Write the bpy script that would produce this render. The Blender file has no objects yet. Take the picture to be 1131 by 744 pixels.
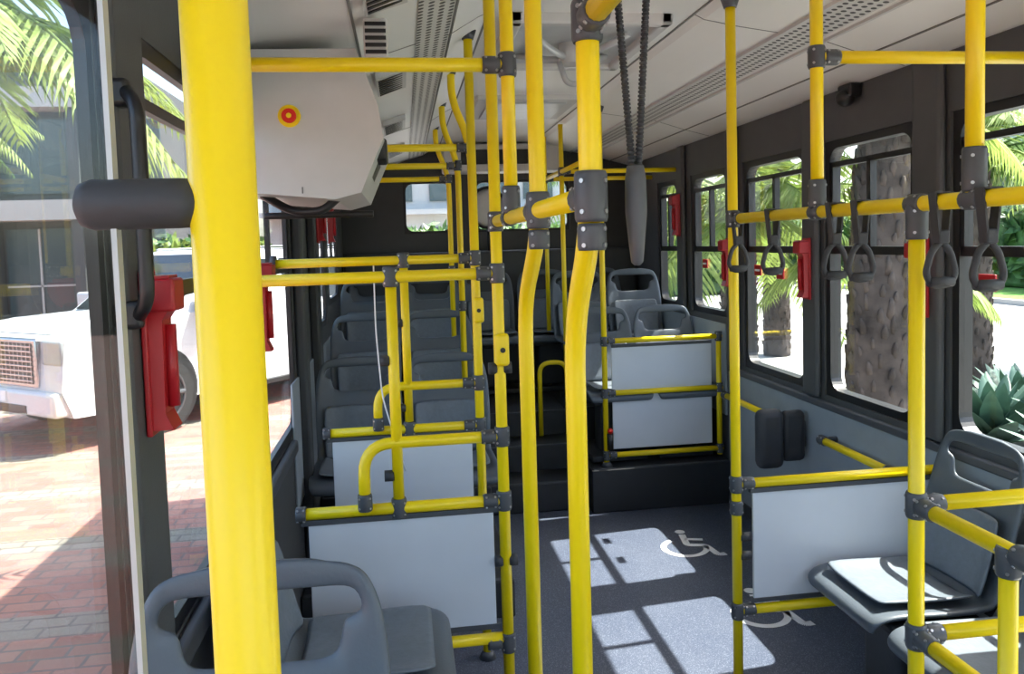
import bpy, bmesh, math, random
from mathutils import Vector, Matrix
random.seed(7)
scn = bpy.context.scene
COL = scn.collection

# ------------------------------------------------------------ materials
def nt(name):
    m = bpy.data.materials.new(name); m.use_nodes = True
    t = m.node_tree
    return m, t, t.nodes, t.links, t.nodes['Principled BSDF']

def mat(name, col, rough=0.5, metal=0.0, var=0.06, scale=12.0, bump=0.0, bscale=80.0, coat=0.0, trans=0.0):
    m, t, N, L, p = nt(name)
    tc = N.new('ShaderNodeTexCoord')
    nz = N.new('ShaderNodeTexNoise'); nz.inputs['Scale'].default_value = scale; nz.inputs['Detail'].default_value = 4
    L.new(tc.outputs['Object'], nz.inputs['Vector'])
    r = N.new('ShaderNodeValToRGB')
    c = Vector(col)
    a = c*(1-var); b = c*(1+var)
    r.color_ramp.elements[0].position = .3; r.color_ramp.elements[1].position = .7
    r.color_ramp.elements[0].color = (*a, 1); r.color_ramp.elements[1].color = (min(b[0],1), min(b[1],1), min(b[2],1), 1)
    L.new(nz.outputs['Fac'], r.inputs['Fac']); L.new(r.outputs['Color'], p.inputs['Base Color'])
    p.inputs['Roughness'].default_value = rough; p.inputs['Metallic'].default_value = metal
    p.inputs['Coat Weight'].default_value = coat
    if bump > 0:
        n2 = N.new('ShaderNodeTexNoise'); n2.inputs['Scale'].default_value = bscale
        L.new(tc.outputs['Object'], n2.inputs['Vector'])
        bp = N.new('ShaderNodeBump'); bp.inputs['Strength'].default_value = bump; bp.inputs['Distance'].default_value = .01
        L.new(n2.outputs['Fac'], bp.inputs['Height']); L.new(bp.outputs['Normal'], p.inputs['Normal'])
    if trans > 0:
        o = N['Material Output']; tl = N.new('ShaderNodeBsdfTranslucent'); mx = N.new('ShaderNodeMixShader'); mx.inputs[0].default_value = trans
        L.new(r.outputs['Color'], tl.inputs['Color']); L.new(p.outputs[0], mx.inputs[1]); L.new(tl.outputs[0], mx.inputs[2]); L.new(mx.outputs[0], o.inputs['Surface'])
    return m

def glassmat(name, tint, refl=0.08, k=.45):
    m = bpy.data.materials.new(name); m.use_nodes = True
    t = m.node_tree; N = t.nodes; L = t.links; N.clear()
    o = N.new('ShaderNodeOutputMaterial'); mx = N.new('ShaderNodeMixShader')
    tr = N.new('ShaderNodeBsdfTransparent'); gl = N.new('ShaderNodeBsdfGlossy')
    tr.inputs['Color'].default_value = (*tint, 1); gl.inputs['Roughness'].default_value = .02
    fr = N.new('ShaderNodeLayerWeight'); fr.inputs['Blend'].default_value = .12
    ml = N.new('ShaderNodeMath'); ml.operation = 'MULTIPLY_ADD'
    ml.inputs[1].default_value = k; ml.inputs[2].default_value = refl*.4
    L.new(fr.outputs['Fresnel'], ml.inputs[0]); L.new(ml.outputs[0], mx.inputs['Fac'])
    L.new(tr.outputs[0], mx.inputs[1]); L.new(gl.outputs[0], mx.inputs[2]); L.new(mx.outputs[0], o.inputs['Surface'])
    return m

YEL = mat('yellow_powder_coat', (.93, .69, .003), .33, var=0, scale=6)
CLAMP = mat('clamp_grey', (.07, .075, .085), .45)
BOLT = mat('bolt_steel', (.45, .45, .47), .3, metal=.9)
RUB = mat('rubber_grey', (.035, .037, .042), .6, bump=.1)
DARK = mat('wall_trim_dark', (.045, .047, .05), .55, bump=.08, bscale=200)
PIL = mat('pillar_grey', (.075, .078, .082), .55, bump=.08, bscale=200)
BLK = mat('black_frame', (.012, .012, .013), .4)
CEIL = mat('ceiling_white', (.82, .82, .79), .4, var=.02, scale=2)
SEAM = mat('seam_dark', (.20, .20, .19), .6)
PANEL = mat('panel_light_grey', (.64, .68, .74), .35, var=.03, scale=5)
SEATD = mat('seat_plastic_dark', (.090, .108, .130), .38, var=.06, bump=.06, bscale=160)
SEATL = mat('seat_insert_grey', (.14, .165, .195), .45, var=.08, scale=40, bump=.1)
RED = mat('red_plastic', (.40, .010, .016), .4)
REDB = mat('red_button', (.75, .02, .01), .35)
WALLL = mat('wall_laminate_grey', (.30, .34, .38), .45, var=.05)
GREYB = mat('box_plastic', (.58, .58, .57), .45, var=.03)
PLAT = mat('platform_black', (.02, .022, .026), .5, bump=.15, bscale=250)
WHITE = mat('white_marking', (.85, .87, .9), .5)
GLASS = glassmat('window_glass', (.92, .94, .93), .06, .3)
GLASSC = glassmat('clear_glass', (.96, .97, .96), .07, .3)
LIGHTG = mat('light_grey_metal', (.5, .52, .53), .35, metal=.2)

def floor_mat():
    m, t, N, L, p = nt('floor_vinyl')
    tc = N.new('ShaderNodeTexCoord')
    v = N.new('ShaderNodeTexNoise'); v.inputs['Scale'].default_value = 260; v.inputs['Detail'].default_value = 1
    L.new(tc.outputs['Object'], v.inputs['Vector'])
    r = N.new('ShaderNodeValToRGB')
    e = r.color_ramp.elements
    e[0].position = .52; e[0].color = (.030, .042, .080, 1); e[1].position = .72; e[1].color = (.17, .20, .26, 1)
    L.new(v.outputs['Fac'], r.inputs['Fac'])
    n = N.new('ShaderNodeTexNoise'); n.inputs['Scale'].default_value = 3; n.inputs['Detail'].default_value = 6
    L.new(tc.outputs['Object'], n.inputs['Vector'])
    mx = N.new('ShaderNodeMixRGB'); mx.blend_type = 'ADD'; mx.inputs[0].default_value = .06
    L.new(r.outputs[0], mx.inputs[1]); L.new(n.outputs['Fac'], mx.inputs[2])
    L.new(mx.outputs[0], p.inputs['Base Color'])
    p.inputs['Roughness'].default_value = .36
    return m
FLOOR = floor_mat()

def perf_mat(base):
    m, t, N, L, p = nt('perforated_panel')
    tc = N.new('ShaderNodeTexCoord'); sx = N.new('ShaderNodeSeparateXYZ'); L.new(tc.outputs['Object'], sx.inputs[0])
    outs = []
    for ax in ('X', 'Y'):
        a = N.new('ShaderNodeMath'); a.operation = 'MULTIPLY'; a.inputs[1].default_value = 1/.034
        f = N.new('ShaderNodeMath'); f.operation = 'FRACT'
        s = N.new('ShaderNodeMath'); s.operation = 'SUBTRACT'; s.inputs[1].default_value = .5
        q = N.new('ShaderNodeMath'); q.operation = 'POWER'; q.inputs[1].default_value = 2
        L.new(sx.outputs[ax], a.inputs[0]); L.new(a.outputs[0], f.inputs[0]); L.new(f.outputs[0], s.inputs[0])
        ab = N.new('ShaderNodeMath'); ab.operation = 'ABSOLUTE'
        L.new(s.outputs[0], ab.inputs[0]); L.new(ab.outputs[0], q.inputs[0]); outs.append(q)
    ad = N.new('ShaderNodeMath'); ad.operation = 'ADD'; L.new(outs[0].outputs[0], ad.inputs[0]); L.new(outs[1].outputs[0], ad.inputs[1])
    lt = N.new('ShaderNodeMath'); lt.operation = 'LESS_THAN'; lt.inputs[1].default_value = .085
    L.new(ad.outputs[0], lt.inputs[0])
    mx = N.new('ShaderNodeMixRGB'); mx.inputs[1].default_value = (*base, 1); mx.inputs[2].default_value = (.03, .03, .03, 1)
    L.new(lt.outputs[0], mx.inputs[0]); L.new(mx.outputs[0], p.inputs['Base Color'])
    p.inputs['Roughness'].default_value = .45
    return m
PERF = perf_mat((.64, .64, .61))

def brick_mat():
    m, t, N, L, p = nt('brick_paving')
    tc = N.new('ShaderNodeTexCoord')
    b = N.new('ShaderNodeTexBrick'); b.inputs['Scale'].default_value = 1
    b.inputs['Brick Width'].default_value = .24; b.inputs['Row Height'].default_value = .12; b.inputs['Mortar Size'].default_value = .010
    b.inputs['Color1'].default_value = (.30, .12, .095, 1); b.inputs['Color2'].default_value = (.38, .19, .15, 1); b.inputs['Mortar'].default_value = (.18, .13, .12, 1)
    L.new(tc.outputs['Object'], b.inputs['Vector'])
    sx = N.new('ShaderNodeSeparateXYZ'); L.new(tc.outputs['Object'], sx.inputs[0])
    f = N.new('ShaderNodeMath'); f.operation = 'MULTIPLY'; f.inputs[1].default_value = 1/1.3
    g = N.new('ShaderNodeMath'); g.operation = 'FRACT'; h = N.new('ShaderNodeMath'); h.operation = 'LESS_THAN'; h.inputs[1].default_value = .22
    L.new(sx.outputs['Y'], f.inputs[0]); L.new(f.outputs[0], g.inputs[0]); L.new(g.outputs[0], h.inputs[0])
    b2 = N.new('ShaderNodeTexBrick'); b2.inputs['Scale'].default_value = 1
    b2.inputs['Brick Width'].default_value = .24; b2.inputs['Row Height'].default_value = .12; b2.inputs['Mortar Size'].default_value = .010
    b2.inputs['Color1'].default_value = (.26, .26, .22, 1); b2.inputs['Color2'].default_value = (.19, .21, .17, 1); b2.inputs['Mortar'].default_value = (.12, .11, .10, 1)
    L.new(tc.outputs['Object'], b2.inputs['Vector'])
    mx = N.new('ShaderNodeMixRGB'); L.new(b2.outputs[0], mx.inputs[2])
    k = N.new('ShaderNodeMath'); k.operation = 'MULTIPLY'; k.inputs[1].default_value = .85
    L.new(h.outputs[0], k.inputs[0]); L.new(k.outputs[0], mx.inputs[0]); L.new(b.outputs[0], mx.inputs[1]); L.new(mx.outputs[0], p.inputs['Base Color'])
    p.inputs['Roughness'].default_value = .8
    return m
BRICK = brick_mat()
CONC = mat('concrete', (.36, .35, .33), .85, var=.12, scale=1.5)
LAWN = mat('lawn_grass', (.10, .24, .03), .9, var=.4, scale=6, bump=.5, bscale=40)
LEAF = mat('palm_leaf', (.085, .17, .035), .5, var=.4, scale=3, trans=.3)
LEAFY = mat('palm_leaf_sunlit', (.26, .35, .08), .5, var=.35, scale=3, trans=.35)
LEAFD = mat('shrub_leaf', (.04, .10, .025), .6, var=.4, scale=5)
AGAVE = mat('agave_leaf', (.08, .15, .11), .5, var=.25, scale=6)
BARK = mat('palm_bark', (.070, .054, .046), .95, var=.65, scale=4, bump=1.0, bscale=10)
CARW = mat('car_paint_white', (.62, .63, .65), .2, var=.01, coat=.5)
CARG = mat('car_glass_dark', (.02, .025, .03), .08)
CHROME = mat('chrome', (.55, .55, .57), .2, metal=1)
ALLOY = mat('alloy_wheel', (.16, .16, .17), .35, metal=.8)
TYRE = mat('tyre', (.02, .02, .02), .8)
LAMP = mat('headlight', (.30, .33, .35), .1)
BLD = mat('building_dark', (.06, .065, .07), .6, var=.1, scale=.5)
BLDG = mat('building_glass', (.05, .08, .09), .15)
BLDW = mat('building_white', (.42, .43, .42), .7, var=.05, scale=.4)

# ------------------------------------------------------------ builder
def fillet(pts, rb, n=7):
    pts = [Vector(p) for p in pts]
    if rb <= 0 or len(pts) < 3: return pts
    out = [pts[0]]
    for i in range(1, len(pts)-1):
        P = pts[i]; a = (P-pts[i-1]); b = (pts[i+1]-P)
        t = min(rb, a.length*.48, b.length*.48)
        A = P-a.normalized()*t; Bp = P+b.normalized()*t
        for k in range(n+1):
            s = k/n
            out.append(A*(1-s)**2+P*2*s*(1-s)+Bp*s*s)
    out.append(pts[-1])
    return out

class B:
    def __init__(s): s.bm = bmesh.new(); s.mats = []
    def mi(s, m):
        if m not in s.mats: s.mats.append(m)
        return s.mats.index(m)
    def face(s, vs, m, smooth=False):
        try: f = s.bm.faces.new(vs)
        except ValueError: return None
        f.material_index = s.mi(m); f.smooth = smooth; return f
    def poly(s, pts, m, smooth=False):
        return s.face([s.bm.verts.new(p) for p in pts], m, smooth)
    def box(s, x0, x1, y0, y1, z0, z1, m, bev=0.0, M=None):
        r = bmesh.ops.create_cube(s.bm, size=1); vs = r['verts']
        for v in vs:
            v.co = Vector(((x0+x1)/2+v.co.x*(x1-x0), (y0+y1)/2+v.co.y*(y1-y0), (z0+z1)/2+v.co.z*(z1-z0)))
        fs = set(f for v in vs for f in v.link_faces); idx = s.mi(m)
        for f in fs: f.material_index = idx
        if bev > 0:
            es = list(set(e for v in vs for e in v.link_edges))
            rr = bmesh.ops.bevel(s.bm, geom=es, offset=bev, segments=3, affect='EDGES', profile=.5)
            vs = list(set(rr['verts']))
            for f in rr['faces']: f.material_index = idx; f.smooth = True
        if M is not None:
            for v in vs: v.co = M @ v.co
        return vs
    def prism(s, pts, ext, m, smooth=False):
        ext = Vector(ext); a = [s.bm.verts.new(p) for p in pts]; b = [s.bm.verts.new(Vector(p)+ext) for p in pts]
        n = len(pts); s.face(a[::-1], m); s.face(b, m)
        for i in range(n): s.face([a[i], a[(i+1) % n], b[(i+1) % n], b[i]], m, smooth)
    def tube(s, pts, r, m, rb=0.0, seg=14, caps=True, radii=None):
        P = fillet(pts, rb) if radii is None else [Vector(p) for p in pts]
        n = len(P); T = []
        for i in range(n):
            d = (P[min(i+1, n-1)]-P[max(i-1, 0)]); T.append(d.normalized())
        u = T[0].orthogonal().normalized(); rings = []
        for i in range(n):
            u = (u-T[i]*u.dot(T[i])).normalized(); v = T[i].cross(u)
            rr = r if radii is None else radii[i]
            rings.append([s.bm.verts.new(P[i]+(u*math.cos(2*math.pi*k/seg)+v*math.sin(2*math.pi*k/seg))*rr) for k in range(seg)])
        for i in range(n-1):
            for k in range(seg):
                s.face([rings[i][k], rings[i][(k+1) % seg], rings[i+1][(k+1) % seg], rings[i+1][k]], m, True)
        if caps: s.face(rings[0][::-1], m); s.face(rings[-1], m)
    def cyl(s, a, b, r, m, seg=18): s.tube([a, b], r, m, seg=seg)
    def sph(s, c, r, m, sc=(1, 1, 1), sub=2):
        rr = bmesh.ops.create_icosphere(s.bm, subdivisions=sub, radius=r); idx = s.mi(m)
        for v in rr['verts']: v.co = Vector((v.co.x*sc[0], v.co.y*sc[1], v.co.z*sc[2]))+Vector(c)
        for f in set(f for v in rr['verts'] for f in v.link_faces): f.material_index = idx; f.smooth = True
    def sleeve(s, p, d, L=.06, r=.0235):
        p = Vector(p); d = Vector(d).normalized()
        s.tube([p-d*L/2, p-d*(L/2-.006), p+d*(L/2-.006), p+d*L/2], r, CLAMP, radii=[r-.002, r, r, r-.002])
        o = d.orthogonal().normalized(); w = d.cross(o)
        for q in (o, -o, w, -w):
            for k in (-.3, .3):
                c = p+d*L*k+q*(r-.001); s.cyl(c, c+q*.003, .0035, BOLT, seg=8)
    def tee(s, p, pole=(0, 0, 1), arm=None):
        s.sleeve(p, pole)
        if arm is not None:
            arm = Vector(arm).normalized(); s.sleeve(Vector(p)+arm*.042, arm, .045, .022)
    def done(s, name, parent=None, recalc=True, M=None):
        if recalc: bmesh.ops.recalc_face_normals(s.bm, faces=s.bm.faces)
        if M is not None: s.bm.transform(M)
        vs = s.bm.verts
        if parent is None:
            lo = Vector([min(v.co[i] for v in vs) for i in range(3)]); hi = Vector([max(v.co[i] for v in vs) for i in range(3)])
            c = (lo+hi)/2; c.z = lo.z
            for v in vs: v.co -= c
        else: c = Vector((0, 0, 0))
        me = bpy.data.meshes.new(name); s.bm.to_mesh(me); s.bm.free()
        for m in s.mats: me.materials.append(m)
        o = bpy.data.objects.new(name, me); COL.objects.link(o); o.location = c
        if parent is not None: o.parent = parent
        return o

def empty(name, loc=(0, 0, 0), rz=0):
    e = bpy.data.objects.new(name, None); COL.objects.link(e); e.location = loc; e.rotation_euler = (0, 0, rz); e.empty_display_size = .1
    return e

XL, XR, YF, YB = -.5, 2.0, -1.5, 6.75
RP = .0175

# ------------------------------------------------------------ shell
b = B(); b.box(XL-.06, XR+.06, YF-.06, YB+.06, -.06, 0, FLOOR)
b.done('floor')

WR = [(6.02, 5.58, 1.17), (5.30, 4.68, 1.17), (4.45, 3.72, .90), (3.54, 2.86, .90), (2.66, 1.95, .90), (1.75, .75, .90), (.55, -1.2, .90)]
ZT = 2.11
def wall(name, x0, x1, wins, lowmat):
    b = B()
    ys = sorted([(min(a, c), max(a, c), z) for a, c, z in wins])
    cur = YF
    for (a, c, z) in ys:
        if a > cur: b.box(x0, x1, cur, a, 0, 2.36, PIL)
        b.box(x0, x1, a, c, 0, z, lowmat)
        b.box(x0, x1, a, c, ZT, 2.36, PIL)
        cur = c
    if cur < YB: b.box(x0, x1, cur, YB, 0, 2.36, PIL)
    return b.done(name)
wall('wall_right', XR, XR+.06, WR, PIL)
WL = [(-1.2, 1.42, .88), (1.60, 2.55, .88), (2.62, 3.62, .88), (4.45, 5.2, 1.2), (5.4, 6.2, 1.3)]
wall('wall_left', XL-.024, XL, WL, PIL)

def window(name, x, y0, y1, z0, z1, inward, mull=True, vmid=True, r=.07, fw=.035, gl=GLASS, low=1.60, top=2.0):
    y0, y1 = min(y0, y1), max(y0, y1)
    e = empty(name, (x, (y0+y1)/2, z0))
    hw = (y1-y0)/2; h = z1-z0
    def rr(hw, a, c, r):
        out = []
        for (cx, cz, s0) in ((hw-r, c-r, 0), (-hw+r, c-r, 90), (-hw+r, a+r, 180), (hw-r, a+r, 270)):
            for k in range(7):
                t = math.radians(s0+k*15); out.append((cx+r*math.cos(t), cz+r*math.sin(t)))
        return out
    o = rr(hw, 0, h, .002); i = rr(hw-fw, fw, h-fw, r)
    b = B(); xa, xb = (-.010, .010) if inward > 0 else (-.02, .035)
    mt = .009 if inward > 0 else .015
    n = len(o)
    A = [b.bm.verts.new((xa, p[0], p[1])) for p in o]; C = [b.bm.verts.new((xa, p[0], p[1])) for p in i]
    D = [b.bm.verts.new((xb, p[0], p[1])) for p in o]; E = [b.bm.verts.new((xb, p[0], p[1])) for p in i]
    for k in range(n):
        j = (k+1) % n
        for q in ((A[k], A[j], C[j], C[k]), (D[k], D[j], E[j], E[k]), (C[k], C[j], E[j], E[k]), (A[k], A[j], D[j], D[k])): b.face(q, BLK)
    if mull:
        zz = low-z0; zt = top-z0
        b.box(-mt, mt, -hw+fw, hw-fw, zz-.018, zz+.018, BLK)
        b.box(-mt, mt, -hw+fw, hw-fw, zt-.012, zt+.012, BLK)
        if vmid: b.box(-mt, mt, -.014, .014, zz, zt, BLK)
        b.box(-mt, mt, -hw+fw, -hw+fw+.018, zz, zt, BLK); b.box(-mt, mt, hw-fw-.018, hw-fw, zz, zt, BLK)
    b.done('frame', e)
    g = B(); g.box(-.003, .003, -hw+fw*.5, hw-fw*.5, fw*.5, h-fw*.5, gl); g.done('glass_pane', e)
    return e
k = 0
for (a, c, z) in WR:
    k += 1; window('window_%d' % k, XR+.03, a, c, z, ZT, -1)
for (a, c, z) in WL:
    k += 1; window('window_%d' % k, XL-.012, a, c, z, ZT, 1, top=1.98, vmid=(a > 0), mull=(a > 0), fw=(.035 if a > 0 else .025))

b = B()
RW = [(.02, .43), (.62, 1.45)]; rz0, rz1 = 1.78, 2.22
xs = [XL-.06, .02, .43, .62, 1.45, XR+.06]
b.box(XL-.06, XR+.06, YB, YB+.06, 0, rz0, DARK); b.box(XL-.06, XR+.06, YB, YB+.06, rz1, 2.6, DARK)
b.box(xs[0], xs[1], YB, YB+.06, rz0, rz1, DARK); b.box(xs[2], xs[3], YB, YB+.06, rz0, rz1, DARK); b.box(xs[4], xs[5], YB, YB+.06, rz0, rz1, DARK)
b.done('wall_rear')
for (a, c) in RW:
    k += 1
    w = window('window_%d' % k, 0, -(c-a)/2, (c-a)/2, rz0, rz1, 1, mull=False, r=.06, fw=.02)
    w.location = ((a+c)/2, YB+.03, rz0); w.rotation_euler = (0, 0, math.radians(90))
b = B()
b.box(XL-.06, XR+.06, YF-.06, YF, 0, .7, DARK); b.box(XL-.06, XR+.06, YF-.06, YF, 2.35, 2.6, DARK)
b.box(XL-.06, XL+.03, YF-.06, YF, .7, 2.35, DARK); b.box(XR-.03, XR+.06, YF-.06, YF, .7, 2.35, DARK)
b.done('wall_front')
k += 1
w = window('window_%d' % k, 0, -1.22, 1.22, .7, 2.35, 1, mull=False, r=.12, fw=.03, gl=GLASSC); w.location = (.75, YF-.03, .7); w.rotation_euler = (0, 0, math.radians(90))

prof = [(XL-.06, 2.36), (XL+.0, 2.30), (-.12, 2.34), (.06, 2.40), (.20, 2.44), (.30, 2.50), (.34, 2.52), (1.12, 2.52), (1.16, 2.50), (1.30, 2.475), (1.62, 2.43), (1.82, 2.37), (1.98, 2.33), (XR+.06, 2.33), (XR+.06, 2.60), (XL-.06, 2.60)]
b = B()
pr = prof
b.prism([(x, YF, z) for x, z in pr], (0, YB-YF, 0), CEIL)
for y in [0.9, 2.9, 4.9]:
    for i in range(1, len(pr)-4):
        (x0, z0), (x1, z1) = pr[i], pr[i+1]
        if abs(x0-.34) < .01: continue
        b.prism([(x0, y, z0), (x1, y, z1), (x1, y, z1-.002), (x0, y, z0-.002)], (0, .003, 0), SEAM)
for (x, z) in [(.34, 2.52), (1.12, 2.52), (1.82, 2.37), (-.12, 2.34), (.20, 2.44)]:
    b.box(x-.004, x+.004, YF, YB, z-.004, z+.002, SEAM)
b.box(1.635, 1.65, YF+.05, YB-.05, 2.415, 2.43, GREYB); b.box(1.455, 1.47, YF+.05, YB-.05, 2.44, 2.455, GREYB)
b.done('ceiling')
def strip(x0, z0, x1, z1, name):
    b = B(); b.prism([(x0, YF+.1, z0), (x1, YF+.1, z1), (x1, YF+.1, z1-.004), (x0, YF+.1, z0-.004)], (0, YB-YF-.2, 0), PERF); b.done(name)
strip(1.48, 2.4500, 1.615, 2.4308, 'trim_1')
strip(.075, 2.404, .190, 2.4365, 'trim_2')
for y in [2.1, 3.3, 4.5, 5.7]:
    b = B()
    xa, za, xb, zb = -.08, 2.351, .04, 2.391
    b.prism([(xa, y-.17, za), (xb, y-.17, zb), (xb, y-.17, zb-.03), (xa, y-.17, za-.03)], (0, .34, 0), GREYB)
    for q in range(8):
        yy = y-.145+q*.039
        b.prism([(xa+.01, yy, za-.03), (xb-.01, yy, zb-.03), (xb-.01, yy, zb-.033), (xa+.01, yy, za-.033)], (0, .018, 0), BLK)
    b.done('ceiling_air_vent')

b = B()
hx0, hx1, hy0, hy1 = .42, 1.04, 2.9, 3.7
b.box(hx0, hx1, hy0, hy0+.05, 2.48, 2.53, GREYB, .01); b.box(hx0, hx1, hy1-.05, hy1, 2.48, 2.53, GREYB, .01)
b.box(hx0, hx0+.05, hy0, hy1, 2.48, 2.53, GREYB, .01); b.box(hx1-.05, hx1, hy0, hy1, 2.48, 2.53, GREYB, .01)
b.box(hx0+.05, hx1-.05, hy0+.05, hy1-.05, 2.505, 2.525, LIGHTG)
cx, cy = .73, 3.3
b.cyl((cx, cy, 2.52), (cx, cy, 2.42), .05, GREYB)
for a in (40, 140, 220, 320):
    t = math.radians(a); b.tube([(cx, cy, 2.44), (cx+.13*math.cos(t), cy+.13*math.sin(t), 2.46), (cx+.26*math.cos(t), cy+.3*math.sin(t), 2.50)], .014, LIGHTG, .04)
b.tube([(cx-.06, cy-.05, 2.42), (cx-.03, cy-.05, 2.33), (cx+.03, cy-.05, 2.33), (cx+.06, cy-.05, 2.42)], .012, LIGHTG, .03)
b.done('roof_hatch')
b = B()
b.box(.45, 1.05, 4.5, 5.2, 2.49, 2.53, GREYB, .01); b.box(.52, .98, 4.57, 5.13, 2.48, 2.492, LIGHTG, .004)
b.done('roof_hatch')
b = B()
b.box(.55, .95, 1.55, 2.2, 2.48, 2.53, GREYB, .012); b.box(.60, .90, 1.62, 2.13, 2.47, 2.485, SEAM, .004); b.cyl((.75, 1.87, 2.48), (.75, 1.87, 2.45), .035, BLK)
b.done('ceiling_speaker_panel')

b = B(); b.box(.35, 1.35, 6.5, 6.74, 2.27, 2.5, GREYB, .02); b.box(.5, 1.2, 6.49, 6.505, 2.33, 2.45, BLK, .004); b.done('destination_display_case')
b = B(); b.box(XL+.01, XR-.01, 6.55, 6.745, .5, 1.62, DARK, .03); b.done('engine_cover_shelf')
b = B()
c = Vector((.72, 6.62, 1.98))
b.tube([c+Vector((.15*math.cos(2*math.pi*q/24), 0, .17*math.sin(2*math.pi*q/24))) for q in range(25)], .012, BLK, caps=False)
b.tube([c+Vector((0, 0, -.17)), c+Vector((0, 0, -.36))], .012, BLK)
b.sph(c+Vector((0, .01, 0)), .15, LIGHTG, (1, .12, 1.12))
b.done('convex_mirror')

# ------------------------------------------------------------ platforms
def platform(x0, x1, y0, y1, z, name='seat_platform'):
    b = B(); b.box(x0, x1, y0, y1, 0, z, PLAT, .008); b.box(x0+.01, x1-.01, y0+.005, y0+.03, z-.0, z+.004, CLAMP); b.done(name)
platform(1.10, XR-.005, 4.65, 5.40, .27); platform(1.10, XR-.005, 5.40, 6.52, .5)
platform(XL+.005, .44, 3.42, 4.3, .17); platform(XL+.005, .44, 4.3, 5.2, .32); platform(XL+.005, .44, 5.2, 6.52, .5)
platform(.445, 1.095, 4.75, 5.05, .18, 'aisle_step'); platform(.445, 1.095, 5.05, 5.35, .34, 'aisle_step'); platform(.445, 1.095, 5.35, 6.52, .5, 'aisle_step')
b = B(); b.box(XL+.005, .2, .80, 2.33, 0, .20, PLAT, .02); b.done('wheel_arch_cover')
b = B(); b.box(1.35, XR-.005, .7, 1.62, 0, .58, GREYB, .03)
for q in range(9): b.box(1.37, 1.98, .76+q*.09, .79+q*.09, .58, .588, LIGHTG, .003)
b.done('wheel_arch_cover')

b = B()
b.box(XR-.012, XR, 2.2, 4.66, .06, .84, WALLL, .004); b.box(XR-.03, XR, YF, 4.6, .84, .875, CLAMP, .008)
b.box(XR-.025, XR, YF, 4.65, 0, .07, CLAMP, .006); b.done('baseboard_right')
b = B(); b.box(XL, XL+.03, YF+.01, 3.4, .82, .875, CLAMP, .01); b.box(XL, XL+.02, YF+.01, 3.4, 0, .07, CLAMP); b.done('baseboard_left')
b = B()
b.box(XR-.012, XR, 4.7, 6.5, .55, 1.13, WALLL, .004); b.done('trim_3')
b = B()
b.box(XL, XL+.01, 3.45, 6.5, .55, 1.1, WALLL, .004); b.box(XL, XL+.05, 3.66, 3.76, .2, 2.29, DARK, .015); b.box(XL, XL+.05, 4.25, 4.4, .35, 2.29, DARK, .015)
b.done('trim_4')
n = 5
for y in (5.44, 4.565, 3.63, 2.76, 1.85, .65):
    b = B(); wdt = .07 if y > 3 else .085
    b.box(XR-.035, XR, y-wdt, y+wdt, .88 if y < 5 else 1.15, 2.33, PIL, .02); b.done('trim_%d' % n); n += 1
for y, hw in ((1.51, .085), (2.585, .035)):
    b = B(); b.box(XL, XL+.03, y-hw, y+hw, .88, 2.29, PIL, .015); b.done('trim_%d' % n); n += 1

# ------------------------------------------------------------ seats
rows = [(.42, .395, .19, 0), (.435, .425, .205, 0), (.39, .445, .215, .012), (.28, .437, .218, .02), (.15, .425, .218, .025), (.05, .425, .215, .03), (-.01, .455, .21, .03),
        (-.035, .52, .212, .03), (-.055, .62, .217, .03), (-.075, .71, .217, .026), (-.09, .78, .215, .02), (-.10, .85, .207, .014), (-.106, .895, .192, .01), (-.11, .93, .17, .006), (-.112, .948, .135, 0)]
us = [-1, -.84, -.62, -.3, 0, .3, .62, .84, 1]
def grid_pt(i, u, off=0.0, wk=1.0):
    y, z, w, c = rows[i]
    e = max(0, (abs(u)-.55)/.45)**1.5
    if i <= 5: return Vector((u*w*wk, y, z+c*e+off))
    return Vector((u*w*wk, y+c*e+off, z-(.02*e if i == len(rows)-1 else 0)+off*.15))
bm = bmesh.new()
V = [[bm.verts.new(grid_pt(i, u)) for u in us] for i in range(len(rows))]
for i in range(len(rows)-1):
    for j in range(len(us)-1):
        if i in (10, 11) and 2 <= j <= 5: continue
        if i in (11,) and j in (1, 6): continue
        f = bm.faces.new([V[i][j], V[i][j+1], V[i+1][j+1], V[i+1][j]]); f.smooth = True
shell_me = bpy.data.meshes.new('seat_shell'); bm.to_mesh(shell_me); bm.free(); shell_me.materials.append(SEATD)
bm = bmesh.new()
for rng in ((2, 3, 4, 5), (6, 7, 8, 9)):
    VV = []
    for i in rng: VV.append([bm.verts.new(grid_pt(i, u, .022, .80)) for u in us])
    for i in range(len(rng)-1):
        for j in range(len(us)-1):
            f = bm.faces.new([VV[i][j], VV[i][j+1], VV[i+1][j+1], VV[i+1][j]]); f.smooth = True
pad_me = bpy.data.meshes.new('seat_pad'); bm.to_mesh(pad_me); bm.free(); pad_me.materials.append(SEATL)
pb = B()
pb.box(-.16, .16, .02, .34, .36, .40, RUB, .015); pb.box(-.10, .10, .08, .28, .04, .37, RUB, .02); pb.box(-.18, .18, .04, .36, 0, .04, RUB, .01)
pb.tube([(-.15, .0, .40), (-.15, -.06, .50), (-.15, -.10, .78)], .012, RUB, .05); pb.tube([(.15, .0, .40), (.15, -.06, .50), (.15, -.10, .78)], .012, RUB, .05)
po = pb.done('pedestal_src', parent=empty('tmp')); ped_me = po.data
te = po.parent; bpy.data.objects.remove(po); bpy.data.objects.remove(te)
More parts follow.
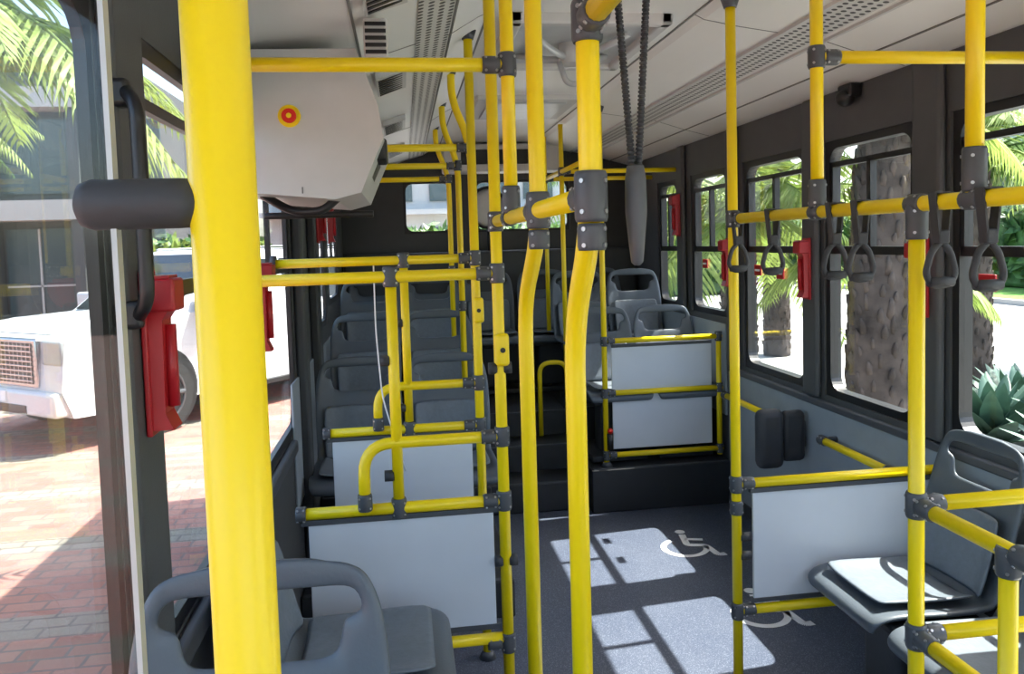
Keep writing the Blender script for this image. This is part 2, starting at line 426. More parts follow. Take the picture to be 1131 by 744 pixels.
def seat(x, y, z, facing):
    e = empty('passenger_seat', (x, y, z), math.radians(facing))
    o = bpy.data.objects.new('shell', shell_me); COL.objects.link(o); o.parent = e
    s = o.modifiers.new('sol', 'SOLIDIFY'); s.thickness = .022; s.offset = 0
    s = o.modifiers.new('sub', 'SUBSURF'); s.levels = 2; s.render_levels = 2
    o = bpy.data.objects.new('pad', pad_me); COL.objects.link(o); o.parent = e
    s = o.modifiers.new('sol', 'SOLIDIFY'); s.thickness = .012; s.offset = -1
    s = o.modifiers.new('sub', 'SUBSURF'); s.levels = 1; s.render_levels = 1
    o = bpy.data.objects.new('pedestal', ped_me); COL.objects.link(o); o.parent = e
seat(-.262, 1.26, .20, 180)
seat(-.345, 1.98, .20, -90)
for (y, z) in ((3.98, .175), (4.85, .325), (5.72, .505)):
    seat(-.25, y, z, 180); seat(.20, y, z, 180)
for (y, z) in ((5.15, .275), (5.85, .505)):
    seat(1.32, y, z, 180); seat(1.76, y, z, 180)
for x in (-.24, .22, .68, 1.14, 1.60): seat(x, 6.40, .505, 180)
for y in (2.40, 1.93):
    seat(1.83, y, .03, 90)

# ------------------------------------------------------------ poles
XA, XB = .28, 1.15
def topfit(b, x, y, z=2.515): b.tube([(x, y, z-.035), (x, y, z)], .03, CLAMP, radii=[.022, .034])
def basefit(b, x, y, z=0): b.tube([(x, y, z), (x, y, z+.03)], .03, CLAMP, radii=[.036, .022])
b = B(); px, py = -.100, .470
b.cyl((px, py, .0), (px, py, 2.335), .0185, YEL, seg=48); basefit(b, px, py)
b.tube([(px-.012, py, 1.708), (px-.024, py, 1.708), (px-.07, py, 1.708), (px-.076, py, 1.708), (px-.079, py, 1.708)], .014, RUB, radii=[.0135, .0142, .0142, .012, .006], seg=24)
b.done('grab_pole')
b = B(); b.box(XL+.01, px-.058, py-.003, py+.003, 1.0, 2.3, GLASSC); b.box(px-.0605, px-.0575, py-.004, py+.004, 1.0, 2.3, LIGHTG); b.box(XL+.005, px-.058, py-.006, py+.006, .98, 1.0, CLAMP); b.box(XL+.003, XL+.02, py-.012, py+.012, .9, 2.295, CLAMP)
b.done('glass_draught_screen')

def cranked(y, dy, ztop):
    b = B()
    b.tube([(XA, y, ztop), (XA, y, 1.70), (XA, y+dy, 1.70-.16), (XA, y+dy, 0)], RP, YEL, .09, seg=22)
    b.sleeve((XA, y, 1.745), (0, 0, 1), .075, .025); b.sleeve((XA, y-.0, 1.685), (0, 0, 1), .04, .022); topfit(b, XA, y, 2.505); basefit(b, XA, y+dy)
    b.done('grab_pole')
cranked(1.15, .14, 2.5); cranked(1.61, .22, 2.5)
b = B(); b.cyl((XA, 2.01, 1.745), (XA, 2.01, 2.5), RP, YEL); b.sleeve((XA, 2.01, 1.79), (0, 0, 1), .07); topfit(b, XA, 2.01, 2.505); b.done('grab_pole')
b = B(); b.cyl((XA, 2.37, 0), (XA, 2.37, 2.5), RP, YEL)
for z in (1.745, 1.59, 1.09, .89, .44): b.tee((XA, 2.37, z), arm=(-1, 0, 0) if z < 1.7 else (0, -1, 0))
for z in (1.30, .70): b.cyl((XA+.01, 2.37, z), (XA+.035, 2.37, z), .018, RUB); b.cyl((XA-.035, 2.37, z), (XA-.01, 2.37, z), .018, RUB)
topfit(b, XA, 2.37, 2.505); basefit(b, XA, 2.37); b.done('grab_pole')
b = B(); b.cyl((XA, 1.15, 1.745), (XA, 2.37, 1.745), RP, YEL)
for y in (1.15, 1.61, 2.01): b.sleeve((XA, y+.05, 1.745), (0, 1, 0), .05, .022)
b.done('handrail')
b = B(); b.tube([(XA, 1.15, 2.0), (XA, -.6, 2.0), (XA, -.75, 2.5)], RP, YEL, .1); b.tee((XA, 1.15, 2.0), arm=(0, -1, 0)); b.done('handrail')
b = B(); b.cyl((XA, 2.01, 2.13), (XL, 2.01, 2.13), RP, YEL); b.tee((XA, 2.01, 2.13), arm=(-1, 0, 0)); b.cyl((XL, 2.01, 2.13), (XL+.02, 2.01, 2.13), .035, CLAMP); b.done('handrail')
b = B(); b.cyl((XB, 2.07, 2.165), (XR, 2.07, 2.165), RP, YEL); b.tee((XB, 2.07, 2.165), arm=(1, 0, 0)); b.cyl((XR-.02, 2.07, 2.165), (XR, 2.07, 2.165), .035, CLAMP); b.done('handrail')
def partition(y, zu, zl, zp, zb, xin, xp, xend, full):
    b = B()
    b.cyl((XL, y, zu), (XA, y, zu), RP, YEL)
    b.tube([(XA, y, zl), (xin, y, zl), (xin, y-.02, zp)], RP, YEL, .09)
    b.cyl((XA, y, zp), (xend, y, zp), RP, YEL); b.sleeve((xend, y, zp), (1, 0, 0), .03)
    b.cyl((xp, y, zp), (xp, y, zu), RP*.95, YEL)
    b.tee((xp, y, zu)); b.tee((xp, y, zp))
    b.sleeve((xin, y-.02, zp+.03), (0, 0, 1), .05, .022)
    b.box(xend+.02, XA-.035, y-.006, y+.006, zb, zp-.03, PANEL, .003)
    b.box(xend, XA-.02, y-.009, y+.009, zp-.034, zp-.018, CLAMP)
    b.box(xend, XA-.02, y-.009, y+.009, zb-.012, zb+.004, CLAMP)
    b.cyl((XA, y, zb-.045), (xend, y, zb-.045), RP, YEL)
    for z in (zl+.25, (zp+zl)/2): b.cyl((xp-.04, y, z), (xp-.012, y, z), .017, RUB)
    b.cyl((XL, y, zu), (XL+.02, y, zu), .033, CLAMP)
    b.done('seat_partition')
partition(2.37, 1.59, 1.09, .89, .50, -.14, -.04, -.33, True)
partition(3.10, 1.625, 1.13, .96, .55, -.12, 0.0, -.32, True)
b = B(); b.tube([(-.115, 3.10, 1.61), (-.115, 3.07, 1.35), (-.10, 3.06, 1.1), (-.06, 3.06, .94), (-.02, 3.07, .80)], .003, WHITE, .05, seg=6); b.done('pull_cord')
b = B(); b.cyl((XA, 3.10, 0), (XA, 3.10, 2.5), RP, YEL)
for z in (1.625, 1.13, .96): b.tee((XA, 3.10, z), arm=(-1, 0, 0))
topfit(b, XA, 3.10, 2.505); basefit(b, XA, 3.1); b.done('grab_pole')
for (y, z0) in ((3.7, .175), (4.55, .325), (5.45, .505)):
    b = B(); xx = XA+.05
    b.tube([(xx, y, z0), (xx, y, 2.15), (XA-.03, y, 2.35), (XA-.03, y, 2.5)], RP, YEL, .12); b.cyl((xx, y, 2.13), (XL, y, 2.13), RP, YEL)
    b.tee((xx, y, 2.13), arm=(-1, 0, 0)); b.sleeve((xx, y, z0+1.0), (0, 0, 1)); basefit(b, xx, y, z0); topfit(b, XA-.03, y, 2.5)
    b.done('grab_pole')
b = B(); b.cyl((XB, 2.64, 0), (XB, 2.64, 2.48), RP, YEL)
ZP = .795
for z in (ZP, .33): b.tee((XB, 2.64, z), arm=(1, 0, 0))
b.sleeve((XB, 2.64, .71), (0, 0, 1), .05); b.tee((XB, 2.64, 1.74), arm=(0, -1, 0))
for z in (.53, .60): b.cyl((XB+.01, 2.64, z), (XB+.05, 2.64, z), .016, RUB)
topfit(b, XB, 2.64, 2.50); basefit(b, XB, 2.64); b.done('grab_pole')
b = B(); b.cyl((XB, 2.07, 1.74), (XB, 2.07, 2.49), RP, YEL); b.sleeve((XB, 2.07, 1.79), (0, 0, 1), .08); topfit(b, XB, 2.07, 2.50); b.done('grab_pole')
b = B(); b.cyl((XB, 1.46, 1.74), (XB, 1.46, 2.49), RP, YEL); b.sleeve((XB, 1.46, 1.80), (0, 0, 1), .09); topfit(b, XB, 1.46, 2.50); b.done('grab_pole')
b = B(); b.cyl((XB, 1.64, 0), (XB, 1.64, 1.74), RP, YEL); b.sleeve((XB, 1.64, 1.70), (0, 0, 1), .08)
for z in (1.05, .74): b.tee((XB, 1.64, z), arm=(1, 0, 0)); b.sleeve((XB, 1.60, z), (0, 1, 0), .05, .022)
basefit(b, XB, 1.64); b.done('grab_pole')
b = B(); b.cyl((XB, 2.64, 1.74), (XB, .2, 1.74), RP, YEL)
for y in (2.07, 1.64, 1.46): b.sleeve((XB, y, 1.74), (0, 1, 0), .05, .0225)
b.tube([(XB, .2, 1.74), (XB, .1, 1.74), (XB, .1, 2.49)], RP, YEL, .08); topfit(b, XB, .1, 2.5)
b.done('handrail')
b = B()
for z in (1.05, .74):
    b.cyl((XB, 1.64, z), (XR, 1.64, z), RP, YEL); b.cyl((XR-.02, 1.64, z), (XR, 1.64, z), .033, CLAMP)
    b.cyl((XB, 1.64, z), (XB, .9, z), RP, YEL)
b.cyl((XB, 1.36, 0), (XB, 1.36, 1.05), RP, YEL); b.tee((XB, 1.36, 1.03)); b.cyl((XB, .9, 0), (XB, .9, 1.07), RP, YEL)
b.tee((XB, 1.36, .74)); b.sleeve((XB, 1.31, 1.05), (0, 1, 0), .06); basefit(b, XB, 1.36); basefit(b, XB, .9)
b.done('guard_rail')
b = B()
b.cyl((XB, 2.64, ZP), (XR-.01, 2.64, ZP), RP, YEL); b.cyl((XB, 2.64, .33), (XR-.01, 2.64, .33), RP, YEL)
b.box(XB+.06, XR-.03, 2.634, 2.646, .37, ZP-.03, PANEL, .003); b.box(XB+.05, XR-.02, 2.63, 2.65, ZP-.035, ZP-.018, CLAMP); b.box(XB+.05, XR-.02, 2.63, 2.65, .357, .372, CLAMP)
b.done('seat_partition')
b = B(); yy = 4.72; xp = 1.21
b.cyl((xp, yy, .27), (xp, yy, 2.48), RP*.95, YEL); b.cyl((XR-.05, yy, .30), (XR-.05, yy, 1.08), RP*.95, YEL)
for z in (1.055, .73, .34):
    b.cyl((xp, yy, z), (XR-.03, yy, z), RP*.95, YEL); b.tee((xp, yy, z), arm=(1, 0, 0)); b.tee((XR-.05, yy, z))
b.box(xp+.05, XR-.09, yy+.018, yy+.03, .37, 1.02, PANEL, .004); b.box(xp+.05, XR-.09, yy+.015, yy+.033, 1.01, 1.03, CLAMP)
b.cyl((xp+.02, yy-.02, .48), (xp+.02, yy-.02, .38), .02, BLK); b.sph((xp+.02, yy-.03, .5), .018, REDB)
basefit(b, xp, yy, .27); topfit(b, xp, yy, 2.49)
b.done('seat_partition')
b = B()
for y in (5.5, 6.15):
    b.cyl((1.13, y, .5), (1.13, y, 2.5), RP*.95, YEL); b.cyl((1.13, y, 2.17), (XR, y, 2.17), RP*.95, YEL); b.tee((1.13, y, 2.17), arm=(1, 0, 0)); basefit(b, 1.13, y, .5)
b.cyl((1.13, 4.8, 2.17), (1.13, 6.15, 2.17), RP*.95, YEL)
b.done('grab_pole')
b = B(); b.tube([(.90, 5.3, .345), (.90, 5.3, .85), (1.09, 5.3, .85), (1.09, 5.3, .345)], RP*.9, YEL, .08); b.done('guard_rail')
b = B()
b.cyl((1.92, 3.95, .71), (1.92, 4.55, .71), RP, YEL); b.cyl((1.92, 2.9, .71), (1.92, 3.42, .71), RP, YEL)
for y in (2.9, 3.42, 3.95, 4.55): b.sleeve((1.92, y, .71), (0, 1, 0), .05); b.cyl((1.92, y, .71), (1.99, y, .71), .016, CLAMP)
b.done('handrail')
b = B(); b.box(1.70, 1.84, 3.62, 3.70, .52, .82, RUB, .038); b.box(1.845, 1.97, 3.66, 3.72, .54, .80, RUB, .03); b.box(1.75, 1.99, 3.70, 3.75, .60, .74, CLAMP, .01); b.done('wheelchair_backrest')
for (x, y, z) in ((XA, 2.37, 1.36), (XA, 3.1, 1.42)):
    b = B(); b.box(x-.016, x+.026, y-.045, y-.0178, z-.05, z+.05, YEL, .012); b.cyl((x+.005, y-.045, z), (x+.005, y-.048, z), .008, BLK); b.done('stop_button')

def strap(x, y, z, L=.18):
    b = B()
    b.box(x-.021, x+.021, y-.014, y+.014, z+.0175, z+.022, RUB, .001)
    for s in (-1, 1):
        b.prism([(x+s*.018, y-.012, z+.02), (x+s*.0225, y-.012, z+.02), (x+s*.0125, y-.012, z-.07), (x+s*.008, y-.012, z-.07)], (0, .024, 0), RUB)
    b.box(x-.013, x+.013, y-.013, y+.013, z-.09, z-.06, RUB, .004)
    pts = [(x, y, z-.085), (x-.022, y, z-.105), (x-.036, y, z-L-.005), (x-.02, y, z-L-.03), (x+.02, y, z-L-.03), (x+.036, y, z-L-.005), (x+.022, y, z-.105), (x, y, z-.085)]
    b.tube(pts, .0072, RUB, .03, seg=10)
    b.tube([(x-.028, y, z-L-.022), (x+.028, y, z-L-.022)], .011, RUB, seg=12)
    return b.done('hanging_strap_handle')
for y in (2.60, 2.34, 1.98, 1.86, 1.56, 1.42): strap(XB, y, 1.74, .15)

b = B(); gx, gy = .352, 1.16
def cabx(t, s): return gx+s*(.005+.05*t)
for s in (-1, 1):
    b.tube([(cabx(0, s), gy, 1.785), (cabx(.35, s), gy, 2.04), (cabx(.7, s), gy, 2.30), (cabx(1, s), gy, 2.515)], .0045, RUB, seg=10)
    for q in range(120):
        t = q/120; zc = 1.79+t*.725
        b.tube([(cabx(t, s), gy, zc), (cabx(t, s), gy, zc+.003)], .006, RUB, seg=8)
b.tube([(gx, gy, 1.79), (gx, gy, 1.77), (gx, gy, 1.72), (gx, gy, 1.67), (gx, gy, 1.645), (gx, gy, 1.64)], .01, CLAMP, radii=[.013, .016, .0165, .012, .009, .004], seg=20)
b.done('cable_pull_grip')

# ------------------------------------------------------------ door mechanism cover
b = B()
pf = [(-.498, 2.285), (-.498, 1.86), (-.20, 1.83), (-.12, 1.85), (-.045, 2.02), (-.06, 2.12), (-.12, 2.29)]
b.prism([(x, 2.5, z) for x, z in pf], (0, .75, 0), GREYB, False)
b.box(-.10, -.038, 2.60, 2.78, 1.96, 2.03, BLK, .01)
b.prism([(-.115, 2.7, 1.88), (-.073, 2.7, 1.97), (-.067, 2.7, 1.967), (-.109, 2.7, 1.877)], (0, .2, 0), BLK)
b.box(-.3, -.296, 2.497, 2.503, 1.85, 1.87, SEAM)
b.tube([(-.45, 2.7, 1.86), (-.35, 2.65, 1.80), (-.25, 2.62, 1.80), (-.2, 2.62, 1.845)], .014, BLK, .05)
b.tube([(-.48, 2.9, 1.80), (-.1, 2.9, 1.80)], .012, BLK)
b.cyl((-.327, 2.5, 2.085), (-.327, 2.494, 2.085), .034, YEL, 28); b.cyl((-.327, 2.494, 2.085), (-.327, 2.484, 2.085), .022, REDB, 24); b.cyl((-.327, 2.484, 2.085), (-.327, 2.482, 2.085), .008, YEL, 16)
o = b.done('door_mechanism_cover')
bv = o.modifiers.new('bev', 'BEVEL'); bv.width = .012; bv.segments = 3; bv.limit_method = 'ANGLE'; bv.angle_limit = .35
b = B(); b.box(-.09, -.02, 2.36, 2.46, 2.23, 2.345, GREYB, .01)
for q in range(5): b.box(-.085, -.025, 2.352, 2.362, 2.24+q*.02, 2.25+q*.02, BLK)
b.done('ceiling_air_vent')

def hammer(x, y, z, side):
    b = B(); s = side
    b.prism([(0, -.028, .14), (.05*s, -.028, .14), (.055*s, -.028, .09), (.035*s, -.028, .06), (.032*s, -.028, -.11), (.045*s, -.028, -.14), (0, -.028, -.14)], (0, .056, 0), RED)
    b.box(min(.005*s, .06*s), max(.005*s, .06*s), -.034, .034, .075, .135, RED, .006)
    b.tube([(.04*s, 0, .05), (.04*s, 0, -.10)], .011, RED)
    b.box(min(.0, .01*s), max(0, .01*s), -.036, .036, -.15, .15, RED, .003)
    return b.done('emergency_hammer_box', M=Matrix.Translation((x, y, z)))
hammer(XL+.032, 1.51, 1.50, 1); hammer(XL+.032, 2.585, 1.50, 1)
hammer(XR-.037, 2.76, 1.50, -1); hammer(XR-.037, 3.63, 1.51, -1); hammer(XR-.037, 5.44, 1.84, -1); hammer(XR-.037, 4.565, 1.52, -1)
hammer(XL+.02, 5.3, 1.86, 1); hammer(XL+.05, 4.32, 1.86, 1)
for (y, z) in ((2.50, 1.49), (4.03, 1.47), (4.3, 1.48), (5.1, 1.5)):  # red marks on the panes; the nearest is a reflection modelled as a plate
    b = B(); b.box(XR+.018, XR+.026, y-.04, y+.04, z-.03, z+.03, RED, .002); b.box(XR+.016, XR+.018, y-.03, y+.03, z-.006, z+.006, WHITE); b.done('red_window_mark')

b = B(); b.box(XL+.001, XL+.05, 1.425, 1.455, 1.55, 1.60, BLK, .01); b.box(XL+.001, XL+.05, 1.425, 1.455, 1.93, 1.98, BLK, .01); b.tube([(XL+.04, 1.44, 1.57), (XL+.07, 1.40, 1.60), (XL+.07, 1.40, 1.93), (XL+.04, 1.44, 1.96)], .012, BLK, .03); b.done('door_grab_handle')
b = B(); b.box(XR-.06, XR, 3.22, 3.32, 2.27, 2.33, BLK, .01); b.sph((XR-.05, 3.27, 2.27), .042, BLK, (1, 1, .9), 3); b.done('security_camera')

def wheelchair_mark(x, y, s=.30, rot=0):
    b = B()
    def rib(pts, w):
        P = fillet([Vector((p[0], p[1], 0)) for p in pts], .05)
        for i in range(len(P)-1):
            d = (P[i+1]-P[i])
            if d.length < 1e-6: continue
            d.normalize(); nn = Vector((-d.y, d.x, 0))*w/2
            b.poly([P[i]+nn, P[i]-nn, P[i+1]-nn+d*.004, P[i+1]+nn+d*.004], WHITE)
    ring = [(-.08+.30*math.cos(math.radians(a)), -.15+.30*math.sin(math.radians(a))) for a in range(125, 385, 10)]
    for i in range(len(ring)-1): rib([ring[i], ring[i+1]], .085)
    hd = [(-.10+.075*math.cos(a*math.pi/8), .46+.075*math.sin(a*math.pi/8), 0) for a in range(16)]; b.poly(hd, WHITE)
    rib([(-.08, .35), (-.04, -.05), (.22, -.05), (.36, -.38), (.46, -.34)], .10); rib([(-.06, .17), (.2, .17)], .08)
    return b.done('wheelchair_floor_marking', M=Matrix.Translation((x, y, .0015)) @ Matrix.Rotation(rot, 4, 'Z') @ Matrix.Diagonal((s, s, 1, 1)), recalc=False)
wheelchair_mark(1.50, 4.07, .38, math.radians(-15)); wheelchair_mark(1.56, 3.28, .38, math.radians(-15))

# ------------------------------------------------------------ outdoors
GZ = -.35
b = B(); b.box(-45, -.56, -20, 60, GZ-.1, GZ, BRICK); b.done('brick_pavement')
b = B(); b.box(-.56, 16, -20, 60, GZ-.1, GZ, CONC); b.done('concrete_pavement')
b = B(); b.box(16, 60, -20, 60, GZ-.1, GZ+.02, LAWN); b.done('lawn')
b = B(); b.box(15.8, 16, -20, 60, GZ, GZ+.14, CONC); b.done('kerb')

def frond(b, base, az, L, elev, droop, m, lw=.42, n=30):
    d = Vector((math.cos(az), math.sin(az), 0)); side = Vector((-d.y, d.x, 0)); P = []
    for i in range(n+1):
        t = i/n; P.append(Vector(base)+d*(L*t*math.cos(elev)*(1-.15*t))+Vector((0, 0, L*(math.sin(elev)*t-droop*t*t))))
    b.tube(P[::3], .015, m, radii=[.022*(1-.85*i/(len(P[::3])-1)) for i in range(len(P[::3]))], seg=5)
    for i in range(3, n+1):
        t = i/n; l = lw*math.sin(math.pi*min(1, .15+.85*t))**.6*(1-.3*t)+.05
        T = (P[i]-P[i-1]).normalized()
        for s in (-1, 1):
            v = (side*s*.85+T*.55+Vector((0, 0, -.35-.3*random.random()))).normalized()
            w = T*.022
            b.poly([P[i]-w, P[i]+w, P[i]+v*l*.6+w*.7+Vector((0, 0, -.01)), P[i]+v*l+Vector((0, 0, -.06)), P[i]+v*l*.6-w*.7], m)
def palm(x, y, z, r, L=2.2, nf=22, lw=.45, lean=(0, 0), ms=(LEAF, LEAFY), low=()):
    b = B(); n = 60; P = []; R = []
    H = z-GZ
    for i in range(n+1):
        t = i/n; P.append((x+lean[0]*t*t, y+lean[1]*t*t, GZ+H*t)); R.append(r*(1.12-.25*t)*(1+.03*(1 if i % 2 else -1)))
    b.tube(P, r, BARK, radii=R, seg=18)
    for i in range(int(H*90)):
        t = i/(H*90); a = i*2.399+random.random()*.25; rr = r*(1.06-.2*t); c = Vector((x+lean[0]*t*t+rr*math.cos(a), y+lean[1]*t*t+rr*math.sin(a), GZ+.1+(H-.12)*t))
        sp = random.uniform(.15, .6); o = Vector((math.cos(a)*sp, math.sin(a)*sp, 1.1)).normalized(); q = (r/.35)*random.uniform(.8, 1.3)
        b.tube([c-o*.10*q, c+o*.03*q, c+o*.10*q], .03, BARK, radii=[.045*q, .036*q, .012*q], seg=5)
    top = Vector(P[-1])
    for i in range(nf):
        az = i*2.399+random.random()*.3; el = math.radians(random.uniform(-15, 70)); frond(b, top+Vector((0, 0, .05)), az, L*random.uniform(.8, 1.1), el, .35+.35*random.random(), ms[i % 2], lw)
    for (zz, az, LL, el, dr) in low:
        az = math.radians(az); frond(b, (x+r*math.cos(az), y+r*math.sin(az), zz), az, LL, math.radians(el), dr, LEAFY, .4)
    b.done('palm_tree', recalc=False)
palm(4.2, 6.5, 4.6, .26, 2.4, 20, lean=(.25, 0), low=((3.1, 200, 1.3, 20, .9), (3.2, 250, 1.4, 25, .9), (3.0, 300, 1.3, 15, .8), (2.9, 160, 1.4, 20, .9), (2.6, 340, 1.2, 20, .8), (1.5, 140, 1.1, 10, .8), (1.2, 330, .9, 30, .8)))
palm(7.0, 8.9, 2.5, .2, 2.3, 24)
palm(4.3, 9.9, 1.7, .16, 2.2, 26, ms=(LEAFY, LEAF))
palm(6.2, 12.5, 3.4, .2, 2.5, 24)
palm(4.0, 14.5, 3.0, .2, 2.4, 22)
palm(10.5, 9.5, 3.6, .22, 2.6, 24)
palm(3.5, 7.7, 1.9, .10, 1.8, 18, ms=(LEAFY, LEAFY))
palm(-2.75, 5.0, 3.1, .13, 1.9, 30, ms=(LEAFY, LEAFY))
palm(-7.6, 13.5, 4.2, .15, 2.3, 22, ms=(LEAFY, LEAF))

def agave(x, y, s):
    b = B()
    for i in range(34):
        az = i*2.399; el = math.radians(20+60*(i/34)); L = s*(1-.3*i/34); d = Vector((math.cos(az)*math.cos(el), math.sin(az)*math.cos(el), math.sin(el))); sd = Vector((-math.sin(az), math.cos(az), 0)); up = sd.cross(d)
        c = Vector((x, y, GZ)); prev = None
        for (t, w) in ((0, .06), (.3, .10), (.6, .08), (.85, .04), (1, .004)):
            p = c+d*L*t+Vector((0, 0, -.12*t*t*s)); q = [b.bm.verts.new(p+sd*w*s), b.bm.verts.new(p+up*w*.4*s*-1), b.bm.verts.new(p-sd*w*s)]
            if prev:
                b.face([prev[0], prev[1], q[1], q[0]], AGAVE, True); b.face([prev[1], prev[2], q[2], q[1]], AGAVE, True)
            prev = q
    b.done('agave_plant', recalc=False)
agave(5.4, 6.6, 1.1); agave(6.2, 6.0, 1.2); agave(6.3, 7.3, 1.0); agave(5.4, 5.4, 1.0)

def shrub(name, x0, x1, y0, y1, z1, n, m, ls=.16):
    b = B()
    b.box(x0+.2, x1-.2, y0+.2, y1-.2, GZ+.03, z1-.3, LEAFD, .15)
    for i in range(n):
        f = random.random(); p = Vector((random.uniform(x0, x1), random.uniform(y0, y1), random.uniform(GZ+.1+ls, z1+.25*math.sin(f*9))))
        k = random.randrange(4)
        if k == 0: p.x = x0+random.random()*.2
        elif k == 1: p.y = y0+random.random()*.2
        elif k == 2: p.z = z1-random.random()*.25
        u = Vector((random.gauss(0, 1), random.gauss(0, 1), random.gauss(0, 1))).normalized(); v = u.orthogonal().normalized()
        b.poly([p-u*ls, p+v*ls*.4, p+u*ls, p-v*ls*.4], m if random.random() < .6 else LEAFD)
    b.done(name, recalc=False)
shrub('hedge', -6.2, -3.0, 18, 19.2, 1.9, 1800, LEAFY)
shrub('hedge', 20, 23, 2, 40, 2.6, 6000, LEAF, .35)
shrub('hedge', -1, 12, 26, 28, 2.2, 3000, LEAF, .25)

b = B()
b.box(-26, -7.5, 22, 34, GZ+.02, 7, BLD)
for z in (2.6, 5.4): b.box(-26.3, -7.2, 21.2, 22, z, z+.5, BLDW)
for i in range(9):
    x = -25.5+i*2.2; b.box(x, x+1.7, 21.9, 22.0, .1, 2.4, BLDG); b.box(x, x+1.7, 21.9, 22, 3.3, 5.2, BLDG)
    b.box(x-.35, x-.1, 21.3, 22, GZ+.02, 7, BLDW if i % 3 == 0 else BLD)
    b.box(x+.8, x+.85, 21.85, 21.9, .1, 2.4, BLDW); b.box(x, x+1.7, 21.85, 21.9, .9, .95, BLDW)
b.done('office_building')
b = B(); b.box(-7, 14, 42, 52, GZ+.02, 10, BLDW)
for j in range(3):
    for i in range(8): b.box(-6+i*2.5, -4.4+i*2.5, 41.9, 42.01, 1+j*3, 2.6+j*3, BLDG)
    b.box(-7.1, 14.1, 41.2, 42, .3+j*3, .55+j*3, BLDW)
b.done('apartment_building')
b = B(); b.box(30, 40, 0, 45, GZ+.04, 7, BLDW)
for i in range(10): b.box(29.9, 30.01, 2+i*4, 4.6+i*4, .6, 2.6, BLDG); b.box(29.9, 30.01, 2+i*4, 4.6+i*4, 3.8, 5.6, BLDG)
b.done('house_building')

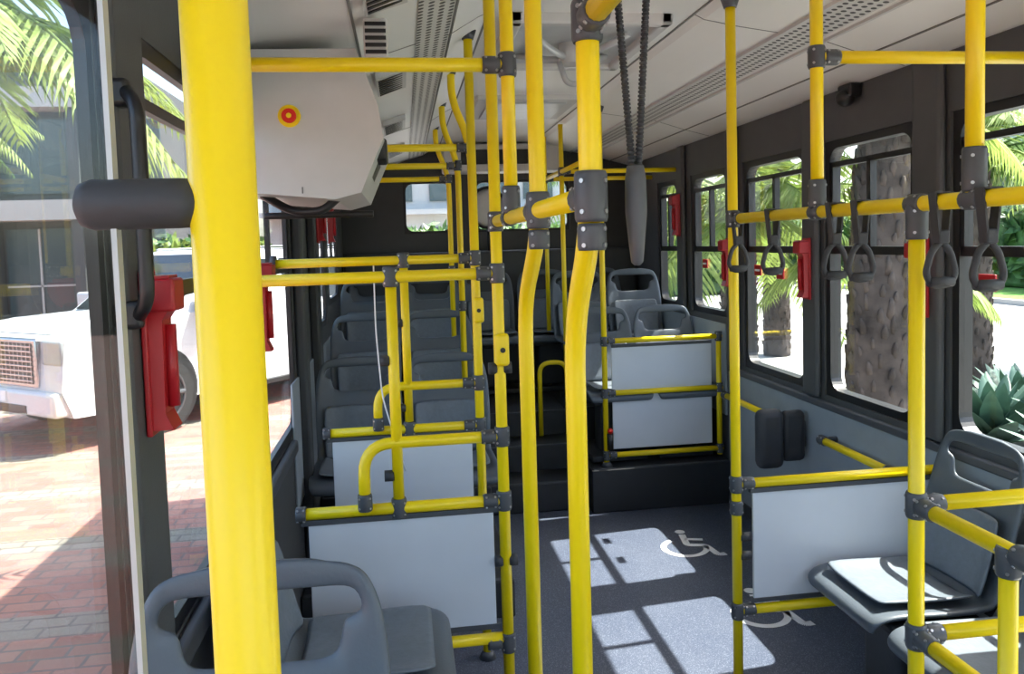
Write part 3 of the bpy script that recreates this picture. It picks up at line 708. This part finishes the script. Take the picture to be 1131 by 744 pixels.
def suv(x, y, rz, sc):
    b = B()
    low = [(-2.5, .42), (-2.56, .75), (-2.5, 1.15), (1.1, 1.22), (1.9, 1.20), (2.35, 1.15), (2.5, 1.07), (2.55, .6), (2.45, .34), (1.95, .32), (-2.0, .32)]
    b.prism([(p[0], -.98, p[1]) for p in low], (0, 1.96, 0), CARW)
    b.prism([(.9, -.62, 1.20), (1.0, -.62, 1.245), (2.2, -.60, 1.205), (2.42, -.58, 1.12)], (0, 1.22, 0), CARW)
    v = [b.bm.verts.new(q) for q in [(-2.48, -.95, 1.12), (1.3, -.95, 1.19), (1.3, .95, 1.19), (-2.48, .95, 1.12), (-2.33, -.80, 1.84), (.45, -.80, 1.88), (.45, .80, 1.88), (-2.33, .80, 1.84)]]
    for q in ((0, 1, 5, 4), (1, 2, 6, 5), (2, 3, 7, 6), (3, 0, 4, 7), (4, 5, 6, 7)): b.face([v[i] for i in q], CARW)
    for s in (-1, 1):
        for (x0, x1) in ((-2.2, -1.35), (-1.28, -.3), (-.22, .90)):
            pts = []
            for (xx, zt) in ((x0, 0), (x1, 0), (min(x1, .42) if x1 > .2 else x1, 1), (x0+(.12 if x0 < -2 else 0), 1)):
                z = 1.24+zt*.52; w = .95-(z-1.12)/.74*.15+.006; pts.append((xx, s*w, z))
            b.poly(pts, CARG)
        for xx in (-1.55, 1.55):
            b.cyl((xx, s*.90, .44), (xx, s*.984, .44), .47, BLK, 36); b.cyl((xx, s*.78, .40), (xx, s*1.0, .40), .40, TYRE, 36); b.cyl((xx, s*.995, .40), (xx, s*1.003, .40), .29, BLK, 30)
            b.tube([(xx+.285*math.cos(q*math.pi/15), s*1.005, .40+.285*math.sin(q*math.pi/15)) for q in range(31)], .014, ALLOY, caps=False, seg=8)
            for k in range(6):
                a = k*math.pi/3; b.tube([(xx, s*1.01, .40), (xx+.28*math.cos(a), s*1.008, .40+.28*math.sin(a))], .03, ALLOY, seg=6)
        b.box(.85, 1.05, min(s*.95, s*1.22), max(s*.95, s*1.22), 1.22, 1.42, CARW, .03)
        b.box(2.28, 2.54, min(s*.64, s*.975), max(s*.64, s*.975), .84, 1.08, LAMP, .03)
        b.box(2.42, 2.57, min(s*.68, s*.92), max(s*.68, s*.92), .46, .58, BLK, .01)
        b.box(-.5, -.3, min(s*.975, s*1.0), max(s*.975, s*1.0), .98, 1.01, CHROME); b.box(.55, .75, min(s*.975, s*1.0), max(s*.975, s*1.0), .98, 1.01, CHROME)
        for xx in (-.26, -1.32, .98): b.box(xx-.005, xx+.005, min(s*.975, s*.985), max(s*.975, s*.985), .45, 1.15, BLK)
        b.box(-1.1, 1.0, min(s*.96, s*1.03), max(s*.96, s*1.03), .28, .34, BLK, .01)
        b.box(-2.2, .3, min(s*.64, s*.69), max(s*.64, s*.69), 1.88, 1.92, CHROME, .01)
    A, Bq, C, D = (1.25, -.88, 1.23), (1.25, .88, 1.23), (.53, .74, 1.83), (.53, -.74, 1.83)
    off = Vector((.015, 0, .01)); b.poly([Vector(q)+off for q in (A, Bq, C, D)], CARG)
    b.box(2.50, 2.57, -.62, .62, .62, 1.09, CHROME, .02)
    b.box(2.565, 2.575, -.56, .56, .66, 1.05, BLK)
    for k in range(8): b.box(2.57, 2.585, -.56, .56, .68+k*.047, .695+k*.047, CHROME)
    for k in range(16): b.box(2.57, 2.582, -.54+k*.072, -.53+k*.072, .66, 1.05, CHROME)
    b.box(2.45, 2.62, -.96, .96, .36, .60, CARW, .04); b.box(2.61, 2.63, -.5, .5, .38, .46, BLK); b.box(2.62, 2.63, -.16, .16, .48, .58, WHITE)
    o = b.done('car', M=Matrix.Translation((x, y, GZ)) @ Matrix.Rotation(rz, 4, 'Z') @ Matrix.Diagonal((sc, sc, sc, 1)))
    m = o.modifiers.new('bev', 'BEVEL'); m.width = .035; m.segments = 2; m.limit_method = 'ANGLE'; m.angle_limit = .5
suv(-2.58, 11.25, math.radians(-128), 1.09)

# ------------------------------------------------------------ light
w = bpy.data.worlds.new('World'); scn.world = w; w.use_nodes = True
N = w.node_tree.nodes; L = w.node_tree.links
sky = N.new('ShaderNodeTexSky'); sky.sky_type = 'NISHITA'; sky.sun_disc = False; sky.sun_elevation = math.radians(55); sky.sun_rotation = math.radians(80); sky.air_density = 1; sky.dust_density = 3
bg = N['Background']; L.new(sky.outputs[0], bg.inputs['Color']); bg.inputs['Strength'].default_value = .46
sl = bpy.data.lights.new('sun', 'SUN'); sl.energy = 12.5; sl.angle = math.radians(.6); sl.color = (1, .96, .88)
so = bpy.data.objects.new('sun', sl); COL.objects.link(so)
sd = Vector((-1, -.10, -1.55)).normalized()
so.rotation_euler = sd.to_track_quat('-Z', 'Y').to_euler(); so.location = (10, 2, 14)

# ------------------------------------------------------------ camera
f = 870.0
psi = math.atan(119/f); th = math.atan(54/f); rho = .03
F = Vector((math.sin(psi)*math.cos(th), math.cos(psi)*math.cos(th), -math.sin(th)))
Rv = F.cross(Vector((0, 0, 1))).normalized(); U = Rv.cross(F)
R2 = Rv*math.cos(rho)-U*math.sin(rho); U2 = U*math.cos(rho)+Rv*math.sin(rho)
cam = bpy.data.cameras.new('camera'); co = bpy.data.objects.new('camera', cam); COL.objects.link(co)
M = Matrix((R2, U2, -F)).transposed().to_4x4(); M.translation = Vector((0, 0, 1.68)); co.matrix_world = M
cam.sensor_width = 36; cam.sensor_fit = 'HORIZONTAL'; cam.lens = f/1131*36; cam.shift_y = -50/1131; cam.clip_start = .02; cam.clip_end = 300
scn.camera = co
scn.view_settings.view_transform = 'Standard'
scn.view_settings.exposure = 0.92
